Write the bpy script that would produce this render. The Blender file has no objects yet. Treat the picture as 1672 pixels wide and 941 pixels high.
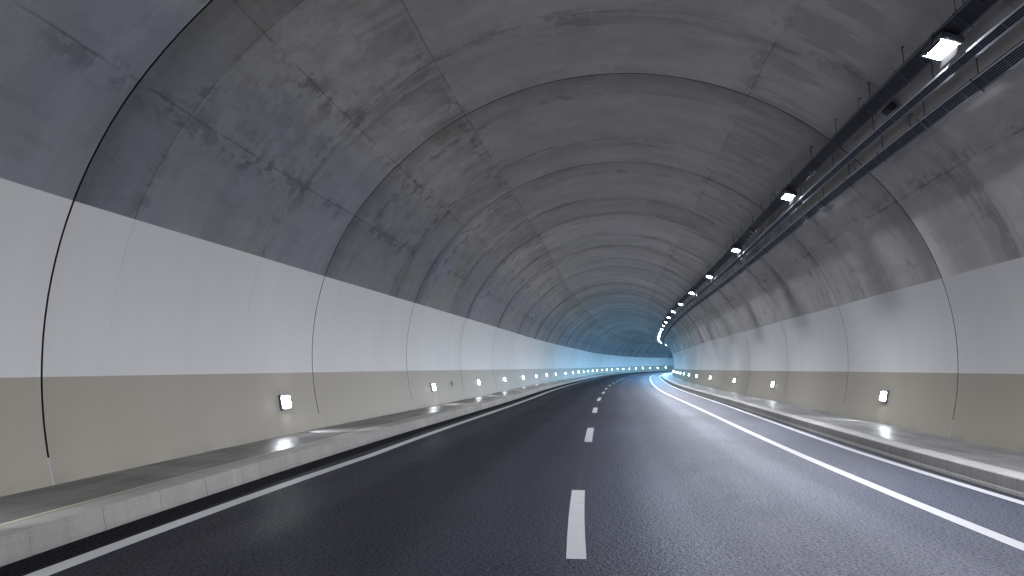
import bpy, bmesh, math, random
import numpy as np
from mathutils import Matrix, Vector
random.seed(7)
C = bpy.context.scene.collection

# ------------------------------------------------------------------ alignment
# horizontal curvature of the tunnel axis (1/m) against chainage s (m); vertical curve Q
KS = [0, 12.5, 25, 37.5, 52.5, 70, 90, 112.5, 143.75, 187.5, 250]
KV = [.00939, .00424, -.00006, -.00127, .00128, .00093, .00035, .00034, .00165, .00273, .0039]
Q = 4e-5
SS = np.arange(-40, 420.01, .25)
kk = np.interp(SS, KS, KV)
th = np.concatenate([[0], np.cumsum((kk[1:] + kk[:-1]) / 2 * .25)])
i0 = int(np.argmin(abs(SS)))
th -= th[i0]
mid = (th[1:] + th[:-1]) / 2
AX = np.concatenate([[0], np.cumsum(np.sin(mid) * .25)])
AY = np.concatenate([[0], np.cumsum(np.cos(mid) * .25)])
AX -= AX[i0]
AY -= AY[i0]

def frame(s):
    return float(np.interp(s, SS, AX)), float(np.interp(s, SS, AY)), float(np.interp(s, SS, th))

def P(s, u, z):
    x, y, t = frame(s)
    return Vector((x + u * math.cos(t), y - u * math.sin(t), z + .5 * Q * s * abs(s)))

# ------------------------------------------------------------------ cross-section
R1, ZC, PHI, R2, UC = 6.8137, .89009, .96162, 4.94679, -.46465

def half(z):
    zt = ZC + R1 * math.cos(PHI)
    if z > zt:
        return math.sqrt(max(R1 * R1 - (z - ZC) ** 2, 0))
    c2z = ZC - (R2 - R1) * math.cos(PHI)
    c2u = -(R2 - R1) * math.sin(PHI)
    return c2u + math.sqrt(max(R2 * R2 - (z - c2z) ** 2, 0))

def wall(z, side, off=0.0):
    """u of the lining at height z; off moves it into the tunnel"""
    return UC + side * (half(z) - off)

def radial(a, drop):
    """point hanging 'drop' under the vault at angle a from the crown"""
    r = R1 - drop
    return UC + r * math.sin(a), ZC + r * math.cos(a)

def ip(x, xs, ys):
    return float(np.interp(x, xs, ys))

# measured small drifts of the painted lines along the road
UD = ([0, 17, 24, 31, 39, 50, 75, 105, 135, 170], [-1.14, -1.14, -1.26, -1.40, -1.465, -1.35, -1.26, -1.05, -.95, -.95])
UL = ([0, 6, 9.3, 14, 19, 27, 50, 76, 110], [-4.90, -4.90, -4.82, -4.68, -4.70, -4.71, -4.71, -4.60, -4.55])
UA = ([0, 12, 18, 28, 38, 50, 70, 100], [2.52, 2.52, 2.48, 2.38, 2.29, 2.25, 2.36, 2.40])
UB = ([0, 10, 16, 25, 60, 100], [3.70, 3.70, 3.62, 3.64, 3.72, 3.76])
ZL1 = ([5, 8, 13, 20, 34, 51, 72, 104, 166, 210, 300], [3.24, 3.26, 3.33, 3.38, 3.44, 3.54, 3.60, 3.68, 3.58, 3.40, 3.35])
ZR1 = ([5, 14, 34, 75, 132, 300], [3.15, 3.175, 3.26, 3.25, 3.34, 3.35])
ZL2 = ([5, 14, 28, 76, 170, 300], [1.318, 1.332, 1.351, 1.337, 1.27, 1.25])
ZR2 = ([5, 22, 50, 84, 140, 300], [1.357, 1.360, 1.325, 1.26, 1.22, 1.22])

# ------------------------------------------------------------------ mesh helpers
def link(name, me, mats, parent=None):
    o = bpy.data.objects.new(name, me)
    for m in (mats if isinstance(mats, (list, tuple)) else [mats]):
        me.materials.append(m)
    C.objects.link(o)
    if parent:
        o.parent = parent
    return o

def mesh(name, verts, faces, mats, parent=None, uv=None, uv2=None, smooth=False, mi=None):
    me = bpy.data.meshes.new(name)
    me.from_pydata([tuple(v) for v in verts], [], faces)
    for nm, src in (('UVMap', uv), ('UVLoc', uv2)):
        if src:
            l = me.uv_layers.new(name=nm)
            for lp in me.loops:
                l.data[lp.index].uv = src[lp.vertex_index]
    if smooth:
        me.polygons.foreach_set('use_smooth', [True] * len(me.polygons))
    if mi:
        for p, k in zip(me.polygons, mi):
            p.material_index = k
    me.update()
    return link(name, me, mats, parent)

def steps(a, b, d):
    n = max(1, int(math.ceil((b - a) / d)))
    return [a + (b - a) * i / n for i in range(n + 1)]

def sweep(name, prof, sl, mats, parent=None, closed=False, smooth=False, flip=False, loc0=None, caps=False):
    """sweep prof(s) -> [(u, z)] along the tunnel; uv = (s, length along profile)"""
    V, F, U, U2 = [], [], [], []
    n = len(prof(sl[0]))
    for s in sl:
        pr = prof(s)
        d = 0.0
        for i, (u, z) in enumerate(pr):
            if i:
                d += math.hypot(u - pr[i - 1][0], z - pr[i - 1][1])
            V.append(P(s, u, z))
            U.append((s, d))
            U2.append((u, s) if loc0 is None else (s - loc0[0], loc0[1]))
    m = n if closed else n - 1
    for j in range(len(sl) - 1):
        for i in range(m):
            a, b = j * n + i, j * n + (i + 1) % n
            f = (a, b, b + n, a + n)
            F.append(f[::-1] if flip else f)
    if caps and closed:
        F.append(tuple(range(n)) if flip else tuple(range(n))[::-1])
        k = (len(sl) - 1) * n
        F.append(tuple(range(k, k + n))[::-1] if flip else tuple(range(k, k + n)))
    return mesh(name, V, F, mats, parent, U, U2, smooth)

class MB:
    """several boxes and tubes in one mesh"""
    def __init__(self):
        self.V, self.F = [], []
    def box(self, M, x0, x1, y0, y1, z0, z1, taper=0.0):
        k = len(self.V)
        for x, y, z in ((x0, y0, z0), (x1, y0, z0), (x1, y1, z0), (x0, y1, z0)):
            self.V.append(M @ Vector((x, y, z)))
        t = taper
        for x, y, z in ((x0 + t, y0 + t, z1), (x1 - t, y0 + t, z1), (x1 - t, y1 - t, z1), (x0 + t, y1 - t, z1)):
            self.V.append(M @ Vector((x, y, z)))
        self.F += [tuple(k + i for i in f) for f in ((3, 2, 1, 0), (4, 5, 6, 7), (0, 1, 5, 4), (1, 2, 6, 5), (2, 3, 7, 6), (3, 0, 4, 7))]
        return self
    def tube(self, pts, r, n=6):
        k = len(self.V)
        for i, p in enumerate(pts):
            d = (pts[min(i + 1, len(pts) - 1)] - pts[max(i - 1, 0)]).normalized()
            a = d.cross(Vector((0, 0, 1)))
            if a.length < 1e-3:
                a = d.cross(Vector((1, 0, 0)))
            a.normalize()
            b = d.cross(a)
            for q in range(n):
                w = 2 * math.pi * q / n
                self.V.append(p + a * (r * math.cos(w)) + b * (r * math.sin(w)))
        for i in range(len(pts) - 1):
            for q in range(n):
                a0, a1 = k + i * n + q, k + i * n + (q + 1) % n
                self.F.append((a0, a1, a1 + n, a0 + n))
        self.F.append(tuple(k + q for q in range(n))[::-1])
        e = k + (len(pts) - 1) * n
        self.F.append(tuple(e + q for q in range(n)))
        return self
    def build(self, name, mats, parent=None, bevel=0.0, smooth=False):
        o = mesh(name, self.V, self.F, mats, parent, smooth=smooth)
        if bevel:
            bm = bmesh.new()
            bm.from_mesh(o.data)
            bmesh.ops.bevel(bm, geom=list(bm.edges), offset=bevel, segments=2, affect='EDGES', profile=.6)
            bm.to_mesh(o.data)
            bm.free()
        return o

def tag(o, label=None, cat=None, group=None, kind=None):
    for k, v in (('label', label), ('category', cat), ('group', group), ('kind', kind)):
        if v:
            o[k] = v
    return o

def empty(name, loc=(0, 0, 0)):
    o = bpy.data.objects.new(name, None)
    o.empty_display_size = .2
    o.location = loc
    C.objects.link(o)
    return o

# ------------------------------------------------------------------ node helpers
class N:
    def __init__(self, name, rough=.6, metal=0.0, spec=.5):
        self.m = bpy.data.materials.new(name)
        self.m.use_nodes = True
        self.t = self.m.node_tree
        self.b = self.t.nodes['Principled BSDF']
        self.b.inputs['Roughness'].default_value = rough
        self.b.inputs['Metallic'].default_value = metal
        self.b.inputs['Specular IOR Level'].default_value = spec
    def put(self, sock, v):
        if isinstance(v, bpy.types.NodeSocket):
            self.t.links.new(v, sock)
        elif hasattr(sock, 'default_value'):
            if hasattr(sock.default_value, '__len__') and not hasattr(v, '__len__'):
                v = (v,) * len(sock.default_value)
            if hasattr(sock.default_value, '__len__') and len(sock.default_value) == 4 and len(v) == 3:
                v = tuple(v) + (1,)
            sock.default_value = v
    def node(self, ty, **kw):
        n = self.t.nodes.new(ty)
        for k, v in kw.items():
            setattr(n, k, v)
        return n
    def math(self, op, a, b=0.0, c=0.0, clamp=False):
        n = self.node('ShaderNodeMath', operation=op, use_clamp=clamp)
        for i, v in enumerate((a, b, c)):
            self.put(n.inputs[i], v)
        return n.outputs[0]
    def ramp(self, x, a, b, lo=0.0, hi=1.0, smooth=True):
        n = self.node('ShaderNodeMapRange', interpolation_type='SMOOTHSTEP' if smooth else 'LINEAR')
        self.put(n.inputs['Value'], x)
        for k, v in (('From Min', a), ('From Max', b), ('To Min', lo), ('To Max', hi)):
            self.put(n.inputs[k], v)
        return n.outputs[0]
    def uv(self, name='UVMap'):
        n = self.node('ShaderNodeUVMap', uv_map=name)
        s = self.node('ShaderNodeSeparateXYZ')
        self.put(s.inputs[0], n.outputs[0])
        return s.outputs[0], s.outputs[1]
    def vec(self, x, y, z=0.0):
        n = self.node('ShaderNodeCombineXYZ')
        for i, v in enumerate((x, y, z)):
            self.put(n.inputs[i], v)
        return n.outputs[0]
    def noise(self, v, scale=1.0, detail=4.0, rough=.55, dist=0.0):
        n = self.node('ShaderNodeTexNoise')
        self.put(n.inputs['Vector'], v)
        for k, x in (('Scale', scale), ('Detail', detail), ('Roughness', rough), ('Distortion', dist)):
            self.put(n.inputs[k], x)
        return n.outputs['Fac']
    def vor(self, v, scale, feature='F1', out='Distance', rnd=1.0):
        n = self.node('ShaderNodeTexVoronoi', feature=feature)
        self.put(n.inputs['Vector'], v)
        self.put(n.inputs['Scale'], scale)
        self.put(n.inputs['Randomness'], rnd)
        return n.outputs[out]
    def white(self, v):
        n = self.node('ShaderNodeTexWhiteNoise', noise_dimensions='3D')
        self.put(n.inputs['Vector'], v)
        return n.outputs['Value']
    def mix(self, f, a, b, blend='MIX'):
        n = self.node('ShaderNodeMix', data_type='RGBA', blend_type=blend)
        self.put(n.inputs[0], f)
        self.put(n.inputs[6], a)
        self.put(n.inputs[7], b)
        return n.outputs[2]
    def scale(self, col, f):
        n = self.node('ShaderNodeVectorMath', operation='SCALE')
        self.put(n.inputs[0], col)
        self.put(n.inputs['Scale'], f)
        return n.outputs[0]
    def line(self, x, at, w, soft):
        """1 on a line x = at of half-width w"""
        return self.ramp(self.math('ABSOLUTE', self.math('SUBTRACT', x, at)), w, w + soft, 1, 0)
    def window(self, x, a, b, soft):
        return self.math('MULTIPLY', self.ramp(x, a - soft, a + soft), self.ramp(x, b - soft, b + soft, 1, 0))
    def add(self, *a):
        r = a[0]
        for x in a[1:]:
            r = self.math('ADD', r, x)
        return r
    def mul(self, *a):
        r = a[0]
        for x in a[1:]:
            r = self.math('MULTIPLY', r, x)
        return r
    def bump(self, h, strength=.3, dist=.02):
        n = self.node('ShaderNodeBump')
        self.put(n.inputs['Height'], h)
        n.inputs['Strength'].default_value = strength
        n.inputs['Distance'].default_value = dist
        self.put(self.b.inputs['Normal'], n.outputs[0])
    def col(self, c):
        self.put(self.b.inputs['Base Color'], c)
    def rough(self, r):
        self.put(self.b.inputs['Roughness'], r)

def world_coords(n):
    g = n.node('ShaderNodeNewGeometry')
    return g.outputs['Position']

# ------------------------------------------------------------------ materials
def mat_concrete():
    n = N('vault_concrete', .72, spec=.35)
    s, arc = n.uv('UVMap')               # metres along, metres from the crown (left -, right +)
    l, seg = n.uv('UVLoc')               # metres from the ring joint, ring number
    s3 = n.mul(seg, 3.17)
    sv = n.vec(s, arc, s3)
    big = n.noise(n.vec(n.mul(s, .22), n.mul(arc, .16), seg), 1, 3, .6)
    med = n.noise(sv, 1.3, 6, .68)
    lay = n.noise(n.vec(n.mul(s, .42), n.mul(arc, 2.1), s3), 1, 5, .66)      # pour layers, level
    hoop = n.noise(n.vec(n.mul(s, 1.9), n.mul(arc, .32), n.mul(seg, 1.9)), 1, 5, .64)
    pn = n.noise(n.vec(n.mul(s, .8), n.mul(arc, .55), n.add(n.mul(seg, 2.3), 11)), 1, 5, .6)
    mot = n.noise(n.vec(n.mul(s, 2.0), n.mul(arc, 2.6), seg), 1, 5, .7)
    wob = n.mul(n.math('SUBTRACT', med, .5), .07)
    lw, aw = n.add(l, wob), n.add(arc, wob)
    rings = [1.25, 5.2]
    seams = [-6.7, -5.25, -3.4, 2.9, 6.6]
    # formwork seams: fine broken lines with smudges of laitance along them
    fine = [n.line(lw, r, .004, .022) for r in rings] + [n.line(aw, a, .004, .022) for a in seams]
    wide = [n.line(l, r, .02, .34) for r in rings] + [n.line(arc, a - .08, .02, .30) for a in seams]
    lines, smudge = fine[0], wide[0]
    for q in fine[1:]:
        lines = n.math('MAXIMUM', lines, q)
    for q in wide[1:]:
        smudge = n.math('MAXIMUM', smudge, q)
    lines = n.mul(lines, n.ramp(pn, .38, .52))
    smudge = n.mul(smudge, n.ramp(mot, .47, .57), n.ramp(big, .40, .56))
    # short cross seams inside the panels, each with its own length
    row = n.math('FLOOR', n.mul(aw, .59))
    sh = n.white(n.vec(n.add(row, .5), n.add(seg, .5), 7.7))
    cross = n.mul(n.line(lw, n.add(2.0, n.mul(sh, 5.5)), .004, .02), n.math('GREATER_THAN', sh, .45))
    # each formwork panel its own tone
    cs = n.add(n.math('GREATER_THAN', lw, rings[0]), n.math('GREATER_THAN', lw, rings[1]))
    ca = n.add(*[n.math('GREATER_THAN', aw, a) for a in seams])
    tone = n.white(n.vec(n.add(cs, .5), n.add(ca, .5), n.add(seg, .5)))
    tone2 = n.white(n.vec(n.add(row, .5), n.add(n.math('GREATER_THAN', lw, n.add(2.0, n.mul(sh, 5.5))), .5), n.add(seg, 4.5)))
    segtone = n.white(n.vec(n.add(seg, .37), 3.3, 1.7))
    ringtone = n.white(n.vec(n.add(seg, .37), n.add(cs, .5), 8.1))
    near = n.math('MAXIMUM', n.mul(n.window(l, -.5, .75, .35), .25), n.window(l, 5.05, 6.0, .35))
    near = n.math('MAXIMUM', near, n.mul(n.window(l, 7.7, 12, .5), .25))
    smear = n.mul(n.ramp(hoop, .49, .57), n.add(n.mul(near, .6), .12))
    patch = n.mul(n.ramp(pn, .545, .565), n.add(.35, n.mul(near, .5)))
    pale = n.ramp(pn, .44, .40)
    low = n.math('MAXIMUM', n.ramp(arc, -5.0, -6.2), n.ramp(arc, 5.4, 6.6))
    bandL = n.window(arc, -5.2, -3.5, .3)
    bandL2 = n.mul(n.window(arc, -7.0, -5.3, .4), n.window(l, 1.0, 5.6, .3))
    bandR = n.window(arc, 2.95, 4.2, .3)
    mott = n.add(n.mul(n.ramp(mot, .45, .58), n.add(n.mul(bandL, .7), n.mul(bandL2, .9), .12)),
                 n.mul(n.ramp(hoop, .47, .55), n.add(n.mul(bandR, .8), n.mul(n.window(arc, -4.3, -3.45, .15), .7))),
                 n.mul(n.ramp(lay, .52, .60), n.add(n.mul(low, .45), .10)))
    vor = n.vor(sv, 2.6)
    pore = n.ramp(vor, .012, .035, 1, 0)
    v = n.add(.86, n.mul(n.math('SUBTRACT', big, .5), .50), n.mul(n.math('SUBTRACT', med, .5), .36),
              n.mul(n.math('SUBTRACT', lay, .5), .16), n.mul(n.math('SUBTRACT', mot, .5), .22), n.mul(n.math('SUBTRACT', tone, .5), .07),
              n.mul(n.math('SUBTRACT', tone2, .5), .06), n.mul(n.math('SUBTRACT', segtone, .5), .18), n.mul(pale, .05), n.mul(n.math('SUBTRACT', ringtone, .5), .24))
    v = n.mul(v, n.add(.60, n.mul(n.window(aw, -3.4, 2.9, .05), .05), n.mul(n.ramp(n.add(arc, n.mul(n.math('SUBTRACT', big, .5), 4.0), n.mul(n.math('SUBTRACT', lay, .5), 2.5)), -7.6, -2.2), .46)))  # uneven vault light put into the colour: dark left haunch, paler crown
    dark = n.add(n.mul(smear, .26), n.mul(patch, .19), n.mul(n.math('MINIMUM', mott, 1.2), .19), n.mul(smudge, .28),
                 n.mul(n.math('MAXIMUM', lines, n.mul(cross, .7)), .30), n.mul(pore, .3))
    v = n.mul(v, n.math('SUBTRACT', 1, n.math('MINIMUM', dark, .55)))
    warm = n.mix(mott, (.575, .561, .54), (.575, .55, .51))
    warm = n.mix(n.mul(n.ramp(arc, -5.0, -6.2), n.ramp(big, .3, .6)), warm, (.43, .452, .51))  # bluish lamp light on the left haunch, mixed into the concrete colour
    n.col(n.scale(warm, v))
    n.bump(n.noise(sv, 2.5, 3, .6), .3, .02)
    n.rough(n.add(.62, n.mul(med, .2)))
    return n.m

def mat_paint(name, c, dirt, rough, low):
    n = N(name, rough, spec=.5)
    s, arc = n.uv('UVMap')
    l, seg = n.uv('UVLoc')
    sv = n.vec(s, arc, n.mul(seg, 3.17))
    big = n.noise(n.vec(n.mul(s, .25), n.mul(arc, .25), seg), 1, 4, .55)
    med = n.noise(sv, 1.6, 4, .6)
    run = n.noise(n.vec(n.mul(s, 5), n.mul(arc, .35), seg), 1, 4, .55)
    wob = n.mul(n.math('SUBTRACT', n.noise(sv, .8, 3), .5), .06)
    lw = n.add(l, wob)
    crack = n.math('MAXIMUM', n.line(lw, 1.25, .006, .012), n.line(lw, 5.2, .005, .010))
    crack = n.mul(crack, n.ramp(n.noise(sv, .7, 2), .35, .6))
    segtone = n.white(n.vec(n.add(seg, .37), 5.3, 1.7))
    hoop = n.noise(n.vec(n.mul(s, .7), n.mul(arc, .06), seg), 1, 2, .5)
    dirty = n.mul(n.ramp(arc, 0, low, 1, 0), n.ramp(med, .3, .75)) if low else 0.0
    v = n.add(.93, n.mul(n.math('SUBTRACT', big, .5), .14), n.mul(n.math('SUBTRACT', med, .5), .06),
              n.mul(n.math('SUBTRACT', run, .5), .05), n.mul(n.math('SUBTRACT', segtone, .5), .10), n.mul(n.math('SUBTRACT', hoop, .5), .12))
    v = n.mul(v, n.math('SUBTRACT', 1, n.mul(crack, .16)), n.math('SUBTRACT', 1, n.mul(dirty, .22)))
    n.col(n.mix(n.mul(n.ramp(big, .35, .75), dirt), n.scale(n.vec(*c), v), n.scale(n.vec(c[0] * .9, c[1] * .87, c[2] * .8), v)))
    n.bump(big, .12, .03)
    n.rough(n.add(rough, n.mul(n.math('SUBTRACT', med, .5), .15)))
    return n.m

def mat_asphalt():
    n = N('asphalt', .6, spec=.5)
    s, d = n.uv('UVMap')
    u, s2 = n.uv('UVLoc')
    p = n.vec(s, u)
    grit = n.noise(p, 34, 3, .75)
    stone = n.vor(p, 60, 'F1')
    stone2 = n.vor(n.vec(s, u, 3), 55, 'F1', 'Color')
    sp = n.node('ShaderNodeSeparateColor')
    n.put(sp.inputs[0], stone2)
    big = n.noise(n.vec(n.mul(s, .18), n.mul(u, .5)), 1, 5, .6)
    med = n.noise(n.vec(n.mul(s, .7), n.mul(u, 1.3), 4), 1, 6, .65)
    track = n.noise(n.vec(n.mul(s, .05), n.mul(u, 1.1), 9), 1, 3, .5)
    gut = n.math('MAXIMUM', n.ramp(n.add(u, n.mul(n.math('SUBTRACT', med, .5), .12)), -5.06, -4.92, 1, 0),
                 n.ramp(n.add(u, n.mul(n.math('SUBTRACT', med, .5), .10)), 3.74, 3.84))
    v = n.add(.75, n.mul(n.math('SUBTRACT', big, .5), .45), n.mul(n.math('SUBTRACT', med, .5), .45),
              n.mul(n.math('SUBTRACT', grit, .5), 3.0), n.mul(sp.outputs[0], .6), n.mul(n.math('SUBTRACT', track, .5), .35))
    wheel = n.line(u, -4.0, .12, .35)
    for q in (-2.2, -.25, 1.6):
        wheel = n.math('MAXIMUM', wheel, n.line(u, q, .12, .35))
    drip = n.mul(n.line(u, .65, .05, .35), n.ramp(med, .45, .7))
    v = n.mul(v, n.add(.95, n.mul(wheel, .18), n.mul(drip, -.25)), n.math('SUBTRACT', 1, n.mul(gut, .62)), n.ramp(n.add(u, n.mul(n.math('SUBTRACT', med, .5), 1.5)), -3.2, 1.2, .38, 1.36))  # last ramp paints the lamp-lit right lane paler, the left lane darker
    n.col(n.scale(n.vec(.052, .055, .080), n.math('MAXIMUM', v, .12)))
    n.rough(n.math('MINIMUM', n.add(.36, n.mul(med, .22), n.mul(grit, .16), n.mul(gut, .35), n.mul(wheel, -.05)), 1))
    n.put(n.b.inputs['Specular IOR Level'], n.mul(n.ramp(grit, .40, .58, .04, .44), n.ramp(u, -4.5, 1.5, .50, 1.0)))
    n.bump(n.add(n.mul(grit, .6), n.mul(stone, -.7)), .55, .014)
    return n.m

def mat_line():
    n = N('road_paint', .55)
    s, d = n.uv('UVMap')
    p = world_coords(n)
    wear = n.noise(p, 3.2, 7, .7)
    gr = n.noise(p, 60, 3, .7)
    worn = n.ramp(n.add(n.mul(wear, .6), n.mul(gr, .4)), (.57), .68)
    v = n.add(.86, n.mul(n.math('SUBTRACT', wear, .5), .22), n.mul(n.math('SUBTRACT', gr, .5), .25))
    n.col(n.mix(n.mul(worn, .65), n.scale(n.vec(.72, .72, .72), v), (.12, .12, .13)))
    n.bump(gr, .35, .006)
    return n.m

def mat_kerb():
    n = N('kerb_concrete', .7)
    s, d = n.uv('UVMap')
    sv = n.vec(s, d)
    med = n.noise(sv, 2.2, 7, .65)
    fine = n.noise(sv, 30, 4, .65)
    streak = n.noise(n.vec(n.mul(s, 9), n.mul(d, 1.2)), 1, 4, .6)
    fr = n.math('FRACT', n.mul(s, 1.0))
    cell = n.white(n.vec(n.math('FLOOR', s), 2.2, .3))
    joint = n.line(fr, .5, .004, .005)
    grime = n.mul(n.ramp(d, 0, .085, 1, 0), n.ramp(med, .25, .65))
    edge = n.mul(n.line(d, .205, .012, .012), n.ramp(fine, .45, .7))
    v = n.add(.92, n.mul(n.math('SUBTRACT', med, .5), .5), n.mul(n.math('SUBTRACT', fine, .5), .30),
              n.mul(n.math('SUBTRACT', streak, .5), .3), n.mul(n.math('SUBTRACT', cell, .5), .16), n.mul(edge, .10))
    v = n.mul(v, n.math('SUBTRACT', 1, n.mul(joint, n.mul(cell, .5))), n.math('SUBTRACT', 1, n.mul(grime, .5)))
    n.col(n.scale(n.vec(.435, .42, .39), v))
    n.bump(n.add(n.mul(med, .5), n.mul(fine, .3), n.mul(joint, -1)), .4, .012)
    return n.m

def mat_walk():
    n = N('walkway_slabs', .35, spec=.28)
    s, d = n.uv('UVMap')
    sv = n.vec(s, d)
    med = n.noise(n.vec(n.mul(s, 1.2), n.mul(d, 2.2)), 1, 7, .65)
    fine = n.noise(sv, 38, 4, .65)
    fr = n.math('FRACT', n.mul(s, 1.25))
    cell = n.white(n.vec(n.math('FLOOR', n.mul(s, 1.25)), 1.2, .7))
    joint = n.math('MAXIMUM', n.line(fr, .5, .006, .006), n.mul(n.line(d, .52, .004, .004), .7))
    dirt = n.ramp(n.noise(n.vec(n.mul(s, .5), n.mul(d, 3), 5), 1, 5, .6), .4, .7)
    v = n.add(.9, n.mul(n.math('SUBTRACT', med, .5), .45), n.mul(n.math('SUBTRACT', fine, .5), .25), n.mul(n.math('SUBTRACT', cell, .5), .25))
    v = n.mul(v, n.math('SUBTRACT', 1, n.mul(joint, .55)), n.math('SUBTRACT', 1, n.mul(dirt, .25)))
    n.col(n.scale(n.vec(.22, .218, .217), v))
    n.rough(n.add(.24, n.mul(med, .25), n.mul(dirt, .08)))
    n.bump(n.add(n.mul(med, .35), n.mul(fine, .12), n.mul(joint, -.6), n.mul(cell, .25)), .35, .012)
    return n.m

def mat_simple(name, c, rough, metal=0.0, var=.3, sc=8):
    n = N(name, rough, metal)
    p = world_coords(n)
    v = n.add(1 - var / 2, n.mul(n.noise(p, sc, 5, .6), var))
    n.col(n.scale(n.vec(*c), v))
    n.rough(n.add(rough - .1, n.mul(n.noise(p, sc * 2, 3), .2)))
    return n.m

def mat_lamp(name, c, strength):
    m = bpy.data.materials.new(name)
    m.use_nodes = True
    t = m.node_tree
    t.nodes.remove(t.nodes['Principled BSDF'])
    e = t.nodes.new('ShaderNodeEmission')
    e.inputs['Color'].default_value = (*c, 1)
    e.inputs['Strength'].default_value = strength
    t.links.new(e.outputs[0], t.nodes['Material Output'].inputs[0])
    return m

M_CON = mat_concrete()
M_WHITE = mat_paint('white_wall_paint', (.80, .792, .782), .25, .50, 0)
M_BEIGE = mat_paint('beige_wall_paint', (.43, .389, .308), .3, .52, .35)
M_SEAL = mat_simple('dark_joint_rubber', (.012, .012, .013), .8)
M_FILL = mat_simple('pale_joint_mortar', (.5, .5, .52), .7)
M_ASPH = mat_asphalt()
M_LINE = mat_line()
M_GUIDE = mat_simple('faint_setting_out_paint', (.055, .056, .065), .7)
M_KERB = mat_kerb()
M_WALK = mat_walk()
M_YEL = mat_simple('cream_edging_paint', (.62, .58, .43), .6)
M_DARK = mat_simple('dark_galvanised_steel', (.085, .09, .115), .5, .2)
M_GALV = mat_simple('bright_galvanised_steel', (.72, .75, .80), .4, .35)
M_GREY = mat_simple('grey_galvanised_steel', (.22, .235, .28), .42, .35)
M_CAB = mat_simple('black_cable_sheath', (.028, .03, .038), .7)
M_BAFFLE = mat_simple('added_black_baffle', (.0012, .0012, .0012), .95)  # near-black, for the added light-blocking plates
M_BAFFLE.node_tree.nodes['Principled BSDF'].inputs['Specular IOR Level'].default_value = 0
M_HOUS = mat_simple('lamp_housing_metal', (.11, .12, .14), .45, .4)
M_FRAME = mat_simple('wall_lamp_frame_metal', (.16, .17, .2), .4, .6)
M_PLATE = mat_simple('cover_plate_metal', (.33, .30, .24), .5)

EMC, EMW = 1540.0, 70.0
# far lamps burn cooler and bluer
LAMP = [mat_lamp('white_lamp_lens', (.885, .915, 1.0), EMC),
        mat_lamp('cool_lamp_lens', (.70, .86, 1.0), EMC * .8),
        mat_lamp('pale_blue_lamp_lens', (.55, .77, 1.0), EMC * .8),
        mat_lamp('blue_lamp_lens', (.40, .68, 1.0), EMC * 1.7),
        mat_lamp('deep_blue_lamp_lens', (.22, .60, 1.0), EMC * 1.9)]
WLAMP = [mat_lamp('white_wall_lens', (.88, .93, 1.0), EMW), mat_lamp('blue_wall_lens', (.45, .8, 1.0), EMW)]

# ------------------------------------------------------------------ road and footways
S0, S1 = -16.0, 290.0
SL = steps(S0, 60, 1.0) + steps(60, S1, 2.0)[1:]
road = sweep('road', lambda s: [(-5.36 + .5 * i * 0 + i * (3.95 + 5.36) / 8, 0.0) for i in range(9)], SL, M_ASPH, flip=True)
tag(road, 'dark asphalt carriageway with two lanes bending to the right', 'road', kind='structure')

def stripe(name, fu, w, sl, h=.004, mat=None):
    return sweep(name, lambda s: [(fu(s) - w / 2, h), (fu(s) + w / 2, h)], sl, mat or M_LINE, road, flip=True)

tag(stripe('edge_line', lambda s: ip(s, *UL), .17, SL), 'white edge line beside the far kerb of the dark lane')
tag(stripe('lane_line', lambda s: ip(s, *UA), .16, SL), 'broad solid white line between lane and hard shoulder')
tag(stripe('edge_line', lambda s: ip(s, *UB), .13, SL), 'thin solid white line at the shoulder kerb')
stripe('setting_out_line', lambda s: ip(s, *UD), .014, steps(S0, 60, 1.0), .0025, M_GUIDE)
dashes = [(-3.8, -.1), (6.72, 10.38), (17.07, 21.06), (28.2, 31.8), (38.4, 42.4), (48.9, 52.6), (58.3, 61.9)]
s = 68.6
while s < 250:
    dashes.append((s, s + 3.8))
    s += 10.2
for a, b in dashes:
    stripe('lane_dash', lambda s: ip(s, *UD), .155, steps(a, b, 1.0))

def kerb_left(s):
    return [(-5.33, -.05), (-5.335, .0), (-5.338, .045), (-5.352, .055), (-5.378, .180), (-5.384, .190), (-5.396, .198), (-5.655, .202), (-5.66, .19)]

def kerb_right(s):
    return [(3.90, -.05), (3.905, .0), (3.915, .04), (3.921, .05), (3.931, .185), (3.938, .196), (3.952, .203), (4.22, .203), (4.225, .19)]

kl = sweep('kerb', kerb_left, SL, M_KERB, smooth=False)
tag(kl, 'pale concrete kerb along the dark lane below the left footway', 'kerb', kind='structure')
kr = sweep('kerb', kerb_right, SL, M_KERB, flip=True)
tag(kr, 'grey concrete kerb along the hard shoulder below the right footway', 'kerb', kind='structure')
wl = sweep('walkway', lambda s: [(-5.656, .198), (-6.0, .203), (-6.35, .209), (wall(.2, -1) - .06, .216)], SL, M_WALK)
tag(wl, 'narrow grey footway with pools of lamp light under the left wall', 'walkway', kind='structure')
sweep('edging', lambda s: [(-5.664, .2045), (-5.705, .2052)], SL, M_YEL, wl)
wr = sweep('walkway', lambda s: [(4.221, .199), (4.7, .188), (5.2, .176), (wall(.2, 1) + .06, .164)], SL, M_WALK, flip=True)
tag(wr, 'broad grey footway with pools of lamp light under the right wall', 'walkway', kind='structure')
sweep('edging', lambda s: [(4.232, .2035), (4.262, .203)], SL, M_KERB, wr, flip=True)

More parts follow.
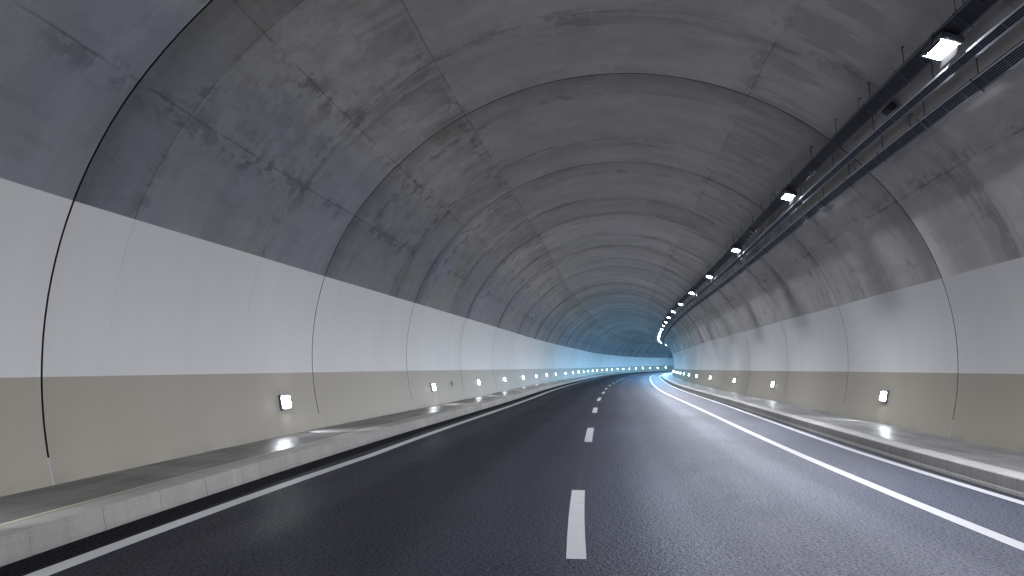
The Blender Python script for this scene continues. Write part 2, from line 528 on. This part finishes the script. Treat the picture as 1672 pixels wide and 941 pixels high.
# ------------------------------------------------------------------ tunnel lining, ring by ring
tunnel = empty('tunnel_lining')
tag(tunnel, 'grey concrete tunnel vault on white and beige painted walls with dark ring joints', 'tunnel')
joints = [-16.4, -8.2, .2, 8.65, 17.11, 25.06, 33.78, 43.0, 52.3, 62.6]
while joints[-1] < S1:
    joints.append(joints[-1] + 9.3)
NP = 88
def lining(s):
    zt = ZC + R1
    pts = []
    for i in range(NP + 1):
        t = -1 + 2 * i / NP
        z = .02 + (zt - .02) * math.cos(abs(t) * math.pi / 2)
        if abs(t) < 1e-9:
            z = zt
        pts.append((UC if z >= zt else wall(z, -1 if t < 0 else 1), z))
    return pts
LP = lining(0)
arcs = [0.0]
for i in range(1, len(LP)):
    arcs.append(arcs[-1] + math.hypot(LP[i][0] - LP[i - 1][0], LP[i][1] - LP[i - 1][1]))
ARC0 = arcs[NP // 2]
arcs = [a - ARC0 for a in arcs]

def outward(i, d):
    u, z = LP[i]
    return UC + (u - UC) * (1 + d / R1), ZC + (z - ZC) * (1 + d / R1) if z > ZC else z

def ring(a, b, k):
    g = .017
    s_l = steps(a + g, b - g, 1.0 if a < 60 else 1.6)
    V, F, U, U2 = [], [], [], []
    n = NP + 1
    for s in s_l:
        for i, (u, z) in enumerate(LP):
            V.append(P(s, u, z)); U.append((s, arcs[i])); U2.append((s - a, k))
    for j in range(len(s_l) - 1):
        for i in range(NP):
            q = j * n + i
            F.append((q, q + n, q + n + 1, q + 1))
    for s, base, fl in ((s_l[0], 0, False), (s_l[-1], (len(s_l) - 1) * n, True)):   # returns into the joint
        k0 = len(V)
        for i in range(n):
            u, z = outward(i, .07)
            V.append(P(s, u, z)); U.append((s, arcs[i])); U2.append((s - a, k))
        for i in range(NP):
            f = (base + i, base + i + 1, k0 + i + 1, k0 + i)
            F.append(f if not fl else f[::-1])
    nin = (len(s_l) - 1) * NP
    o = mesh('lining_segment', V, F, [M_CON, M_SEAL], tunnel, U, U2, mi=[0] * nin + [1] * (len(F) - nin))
    me = o.data
    me.polygons.foreach_set('use_smooth', [True] * ((len(s_l) - 1) * NP) + [False] * (2 * NP))
    return o, s_l

def band(seg, name, side, f0, f1, s_l, mat, off, loc0):
    nz = 9
    def prof(s):
        z0, z1 = f0(s), f1(s)
        zz = [z0 + (z1 - z0) * i / nz for i in range(nz + 1)]
        p = [(wall(z, side, off), z) for z in zz]
        return p
    return sweep(name, prof, s_l, mat, seg, smooth=False, flip=(side > 0), loc0=loc0)

for k in range(len(joints) - 1):
    a, b = joints[k], joints[k + 1]
    seg, s_l = ring(a, b, k)
    for side, f1, f2 in ((-1, ZL1, ZL2), (1, ZR1, ZR2)):
        for nm, lo, hi, mt, off in (('beige_wall_panel', lambda s: .1, lambda s: ip(s, *f2), M_BEIGE, .004),
                                    ('white_wall_panel', lambda s: ip(s, *f2), lambda s: ip(s, *f1), M_WHITE, .004)):
            w = band(seg, nm, side, lo, hi, s_l, mt, off, (a, k))
            w.data.polygons.foreach_set('use_smooth', [True] * len(w.data.polygons))
    # rubber seal in the joint at the far end of this ring
    V, F = [], []
    for s in (b - .022, b + .022):
        for i in range(NP + 1):
            u, z = outward(i, .030)
            V.append(P(s, u, z))
    for i in range(NP):
        F.append((i, i + NP + 1, i + NP + 2, i + 1))
    mesh('joint_seal', V, F, M_SEAL, seg)
    if b < 40:
        for side in (-1, 1):
            zz = [.12, .25, .38, .49]
            mb_V, mb_F = [], []
            k0 = 0
            for z in zz:
                for s in (b - .016, b + .016):
                    mb_V.append(P(s, wall(z, side, .0035), z))
            for i in range(3):
                q = k0 + 2 * i
                f = (q, q + 1, q + 3, q + 2)
                mb_F.append(f if side < 0 else f[::-1])
            mesh('joint_filler', mb_V, mb_F, M_FILL, seg)

# ------------------------------------------------------------------ cable trays under the vault
def tray(name, label, cat, a0, a1, drop, hgt, mat, edge_mat, cables, s_end, hang, rod_side):
    root = empty(name, P(10, *radial((a0 + a1) / 2, drop)))
    tag(root, label, cat)
    bpy.context.view_layer.update()
    inv = Matrix.Translation(-root.location)
    sl = steps(-4, 60, .8) + steps(60, s_end, 1.5)[1:]
    def sub(o):
        o.data.transform(inv)
        o.parent = root
        return o
    w = (a1 - a0)
    t = .004 / 6.4
    fl = .030 / 6.4
    for x, d in ((a0, 1), (a1, -1)):                      # the two side rails: C sections
        pr = [radial(x + d * fl, drop - hgt), radial(x, drop - hgt), radial(x, drop), radial(x + d * fl, drop),
              radial(x + d * fl, drop - .004), radial(x + d * t, drop - .004), radial(x + d * t, drop - hgt + .004), radial(x + d * fl, drop - hgt + .004)]
        sub(sweep('side_rail', lambda s: pr, sl, mat, closed=True))
        lp = [radial(x + d * .0006, drop), radial(x + d * .0028, drop), radial(x + d * .0028, drop + .012), radial(x + d * .0006, drop + .012)]
        if d > 0:
            sub(sweep('bottom_lip', lambda s: lp, sl, edge_mat, closed=True, caps=True))
    mb = MB()
    s = -4.0
    while s < min(s_end, 110):                             # rungs
        q = [P(s, *radial(a0 + w * f, drop - .012)) for f in (.02, .5, .98)]
        mb.tube(q, .007, 5)
        s += .65
    nb = max(3, int(w * 6.4 / .026))
    for i in range(1, nb):                                 # wire bed
        x = a0 + w * i / nb
        mb.tube([P(s, *radial(x, drop - .014)) for s in sl[::2] + [sl[-1]]], .0055, 4)
    sub(mb.build('tray_bed', mat))
    pl = [radial(a0 + w * .03, drop - .021), radial(a0 + w * .97, drop - .021), radial(a0 + w * .97, drop - .026), radial(a0 + w * .03, drop - .026)]
    sub(sweep('bed_plate', lambda s: pl, sl, M_CAB, closed=True, caps=True))
    for f, r in cables:
        ph = random.random() * 9
        pts = [P(s, *radial(a0 + w * (f + .03 * math.sin(s * .7 + ph)), drop - .040 - r + .003 * math.sin(s * 1.3 + ph))) for s in sl]
        sub(MB().tube(pts, r, 6).build('cable', M_CAB, smooth=True))
    s = -2.7
    k = 0
    while s < min(s_end, 92):                              # cross brackets and hanger rods
        sj = s + random.uniform(-.25, .25)
        mb = MB()
        br = None if w < .025 else [P(sj, *radial(a0 - .004, drop + .014)), P(sj, *radial(a1 + .004, drop + .014))]
        if br:
            mb.tube([br[0], (br[0] + br[1]) / 2, br[1]], .009, 5)
            sub(mb.build('cross_bracket', M_DARK))
        def vault_above(u):
            return ZC + math.sqrt(R1 * R1 - (u - UC) ** 2)
        for x in (a0 + w * .5,):
            mb = MB()
            u, z = radial(x, drop - .034)
            zt = vault_above(u) + .01
            mb.tube([P(sj, u, z), P(sj, u, (z + zt) / 2), P(sj, u, zt)], .0075, 5)
            mb.tube([P(sj - .03, u, zt - .03), P(sj + .03, u, zt - .03)], .014, 5)
            sub(mb.build('hanger_rod', M_DARK))
        if k % 2 == 0 and w > .025:                         # spare bent rod standing on the near rail
            mb = MB()
            u, z = radial(a0 - .0015, drop - hgt)
            q = sj + random.uniform(-.6, .6)
            hh = random.uniform(.12, .24)
            mb.tube([P(q, u, z - .02), P(q, u, z + hh), P(q + .01, u + .02, z + hh + .02), P(q + .02, u + .07, z + hh + .01)], .009, 5)
            sub(mb.build('bent_rod', M_DARK))
        s += hang
        k += 1
    return root

t1 = tray('cable_tray', 'dark ladder cable tray above the row of ceiling lamps', 'cable tray', .699, .739, .38, .095, M_DARK, M_GREY,
          [(.2, .016), (.36, .02), (.5, .014), (.66, .022), (.82, .016)], 300, 2.1, -1)
t2 = tray('cable_tray', 'narrow bright steel tray next to the ceiling lamps between two dark trays', 'cable tray', .767, .790, .44, .06, M_GREY, M_GALV,
          [(.35, .014), (.65, .014)], 300, 2.9, -1)
t3 = tray('cable_tray', 'grey cable tray lowest on the vault, closest to the right wall', 'cable tray', .821, .852, .38, .085, M_GREY, M_GALV,
          [(.2, .014), (.4, .02), (.62, .018), (.82, .014)], 300, 2.0, 1)
jb = MB()
x, y, tt = frame(14.1)
Mx = Matrix.Translation(P(14.1, *radial(.757, .07))) @ Matrix.Rotation(-tt, 4, 'Z') @ Matrix.Rotation(.757, 4, 'Y')
jb.box(Mx, -.06, .06, -.14, .14, -.07, .07)
o = jb.build('junction_box', M_DARK, bevel=.008)
tag(o, 'small dark junction box on the vault between the upper two trays', 'junction box')

# ------------------------------------------------------------------ lamps
def ceiling_parts(root, lens_mat):
    I = Matrix.Identity(4)
    hb = MB().box(I, -.15, .15, -.34, .34, .0, .075)
    for i in range(9):                                     # cooling fins on the back
        y = -.28 + .07 * i
        hb.box(I, -.13, .13, y - .006, y + .006, .078, .115)
    hb.build('housing', M_HOUS, root)
    rim = MB()
    for b in ((-.15, .15, -.34, -.305), (-.15, .15, .305, .34), (-.15, -.122, -.303, .303), (.122, .15, -.303, .303)):
        rim.box(I, *b, -.014, -.002)
    rim.build('rim', M_HOUS, root)
    br = MB().box(I, -.165, -.155, -.05, .05, -.005, .17).box(I, .155, .165, -.05, .05, -.005, .17).box(I, -.165, .165, -.05, .05, .172, .18)
    br.build('bracket', M_DARK, root)
    # lens: flat bottom and two sloped end faces that throw light up and down the tunnel; right cheek stays dark behind an added light-blocking plate
    x0, x1 = -.105, .105
    V = [(x0, -.25, -.002), (x1, -.25, -.002), (x1, .25, -.002), (x0, .25, -.002),
         (x0, -.235, -.020), (x1, -.235, -.020), (x1, .235, -.020), (x0, .235, -.020)]
    F = [(0, 4, 5, 1), (2, 6, 7, 3), (4, 7, 6, 5), (0, 3, 7, 4), (1, 5, 6, 2)]
    mesh('lens', V, F, [lens_mat, M_HOUS], root, mi=[0, 0, 0, 1, 1])
    MB().box(I, .114, .120, -.26, .26, -.16, -.002).box(I, -.120, -.114, -.26, .26, -.045, -.002).build('added_baffle', M_BAFFLE, root)  # added plates, shaped to keep light off right wall and left vault

def wall_parts(root, lens_mat):
    I = Matrix.Identity(4)                                 # local x out of the wall, y along, z up
    fr = MB()
    fr.box(I, -.03, .004, -.25, .25, -.145, .145)
    for b in ((-.25, -.215, -.145, .145), (.215, .25, -.145, .145), (-.213, .213, -.145, -.118), (-.213, .213, .118, .145)):
        fr.box(I, .006, .034, b[0], b[1], b[2], b[3])
    fr.build('frame', M_FRAME, root, bevel=.003)
    MB().box(I, .006, .052, -.165, .165, -.10, .10, .004).build('lens', lens_mat, root)
    sc = MB()
    for yy in (-.232, .232):
        for zz in (-.13, .13):
            sc.box(I, .035, .039, yy - .008, yy + .008, zz - .008, zz + .008)
    sc.build('screws', M_DARK, root)

BEAM = bpy.data.lights.new('added_beam', 'SPOT')
BEAM.energy = 520
BEAM.color = (.9, .95, 1)
BEAM.spot_size = math.radians(38)
BEAM.spot_blend = .8
BEAM.shadow_soft_size = .05

def copy_thing(src, protos):
    r = src.copy()
    C.objects.link(r)
    for ch in protos[src.name]:
        c = ch.copy()
        C.objects.link(c)
        c.parent = r
    return r

ORD = ['first', 'second', 'third', 'fourth', 'fifth', 'sixth', 'seventh', 'eighth', 'ninth', 'tenth', 'eleventh', 'twelfth']
CL = [1.1, 10.85, 20.75, 30.4, 39.3, 48.0, 56.5, 64.3, 72.0, 79.5, 86.9, 94.3, 101.5, 108.3, 115.0]
while CL[-1] < 235:
    CL.append(CL[-1] + 7.0)
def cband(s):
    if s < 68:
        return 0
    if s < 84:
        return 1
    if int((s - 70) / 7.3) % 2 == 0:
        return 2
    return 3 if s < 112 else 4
protos, src = {}, {}
vis = 0
for s in CL:
    b = cband(s)
    if b not in src:
        r = empty('ceiling_light')
        ceiling_parts(r, LAMP[b])
        src[b] = r
        protos[r.name] = list(r.children)
    else:
        r = copy_thing(src[b], protos)
    x, y, tt = frame(s)
    u, z = radial(.731, .46)
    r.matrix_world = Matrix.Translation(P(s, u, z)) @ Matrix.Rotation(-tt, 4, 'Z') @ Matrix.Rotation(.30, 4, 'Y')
    if s < 5:
        lab = 'glaring ceiling lamp on the tray overhead, nearer than the first lamp in view' if s > 0 else 'glaring ceiling lamp on the tray behind the viewer'
    elif vis < 12:
        lab = ['large glaring white rectangular ceiling lamp, nearest of the row under the dark cable tray'][0] if vis == 0 else \
              '%s white ceiling lamp from the near end of the row under the dark cable tray' % ORD[vis]
        vis += 1
    else:
        lab = 'tiny far ceiling lamp where the row bends out of sight, past the twelfth lamp'
    tag(r, lab, 'ceiling light', 'ceiling lamps hung in a row under the cable tray')

WL = [5.2, 15.42, 28.2, 37.5, 46.8, 56.5, 64.9, 73.1, 81.5, 92.0, 101.5]
while WL[-1] < 240:
    WL.append(WL[-1] + 8.4)
WR = [8.0, 21.45, 36.4, 47.5, 59.5, 71.0, 81.5, 91.0, 99.0, 107.0]
while WR[-1] < 150:
    WR.append(WR[-1] + 8.0)
wsrc = {}
for side, lst, nm in ((-1, WL, 'left'), (1, WR, 'right')):
    vis = 0
    for s in lst:
        b = 0 if s < 75 else 1
        if b not in wsrc:
            r = empty('wall_light')
            wall_parts(r, WLAMP[b])
            wsrc[b] = r
            protos[r.name] = list(r.children)
        else:
            r = copy_thing(wsrc[b], protos)
        x, y, tt = frame(s)
        z = .79 if side < 0 else .785
        u = wall(z, side, .012)
        dz = .05
        du = wall(z + dz, side) - wall(z - dz, side)
        lean = math.atan2(du, 2 * dz)                       # the wall leans outward with height
        M = Matrix.Translation(P(s, u, z)) @ Matrix.Rotation(-tt, 4, 'Z') @ Matrix.Rotation(lean, 4, 'Y')
        if side > 0:
            M = M @ Matrix.Rotation(math.pi, 4, 'Z')
        r.matrix_world = M
        if s < 130:                                         # added spot at the lamp, streaking light on to the footway
            lo = bpy.data.objects.new('added_beam', BEAM)
            C.objects.link(lo)
            lo.parent = r
            src_p = P(s, u - side * .075, z - .05)
            aim = P(s + 1.0, -6.2 if side < 0 else 5.1, .2)
            R = (aim - src_p).to_track_quat('-Z', 'Y').to_matrix().to_4x4()
            lo.matrix_parent_inverse = M.inverted()
            lo.matrix_basis = Matrix.Translation(src_p) @ R
        first = 8.5 if side < 0 else 14
        if s < first:
            lab = 'glowing square lamp low on the beige %s wall, nearer than every lamp in view' % nm if s > 0 else 'glowing square lamp low on the beige %s wall behind the viewer' % nm
        elif vis < 10:
            lab = ('largest glowing square lamp low on the beige %s wall, nearest of its row' % nm) if vis == 0 else \
                  '%s glowing square lamp from the near end of the beige %s wall' % (ORD[vis], nm)
            vis += 1
        else:
            lab = 'tiny far lamp low on the beige %s wall, past the tenth of its row' % nm
        tag(r, lab, 'wall light', 'lamps set low in the %s wall' % nm)

# small blank cover plate on the beige wall
sp_ = 31.5
x, y, tt = frame(sp_)
M = Matrix.Translation(P(sp_, wall(.82, -1, .012), .82)) @ Matrix.Rotation(-tt, 4, 'Z')
o = MB().box(M, -.01, .012, -.14, .14, -.12, .12).build('cover_plate', M_PLATE, bevel=.004)
tag(o, 'small blank grey plate on the beige left wall just past the second wall lamp', 'cover plate')

# ------------------------------------------------------------------ world, camera, output
w = bpy.data.worlds.new('World')
bpy.context.scene.world = w
w.use_nodes = True
w.node_tree.nodes['Background'].inputs['Color'].default_value = (.30, .36, .5, 1)
w.node_tree.nodes['Background'].inputs['Strength'].default_value = .08

F, PITCH, YAW, ROLL, CX, H, SY = 1352.597, .20925, -.01832, .00243, -1.32043, 1.42314, 155.08874
cy_, sy_ = math.cos(YAW), math.sin(YAW)
right = Vector((cy_, -sy_, 0))
fwd = Vector((sy_, cy_, 0))
up = Vector((0, 0, 1))
cp, sp2 = math.cos(PITCH), math.sin(PITCH)
fwd, up = fwd * cp + up * sp2, up * cp - fwd * sp2
cr, sr = math.cos(ROLL), math.sin(ROLL)
right, up = right * cr + up * sr, up * cr - right * sr
cam = bpy.data.cameras.new('camera')
co = bpy.data.objects.new('camera', cam)
C.objects.link(co)
Mc = Matrix((right, up, -fwd)).transposed().to_4x4()
Mc.translation = Vector((CX, 0, H))
co.matrix_world = Mc
cam.sensor_width = 36
cam.lens = 36 * F / 1672
cam.shift_y = -SY / 1672
cam.clip_start = .05
cam.clip_end = 2000
sc = bpy.context.scene
sc.camera = co
sc.render.engine = 'CYCLES'
sc.cycles.use_denoising = True
sc.cycles.max_bounces = 7
sc.cycles.diffuse_bounces = 5
sc.cycles.glossy_bounces = 2
sc.cycles.sample_clamp_indirect = 6
sc.cycles.blur_glossy = .5
sc.cycles.use_light_tree = True
sc.view_settings.view_transform = 'Standard'
sc.view_settings.look = 'None'
sc.view_settings.exposure = 0
sc.view_settings.gamma = 1
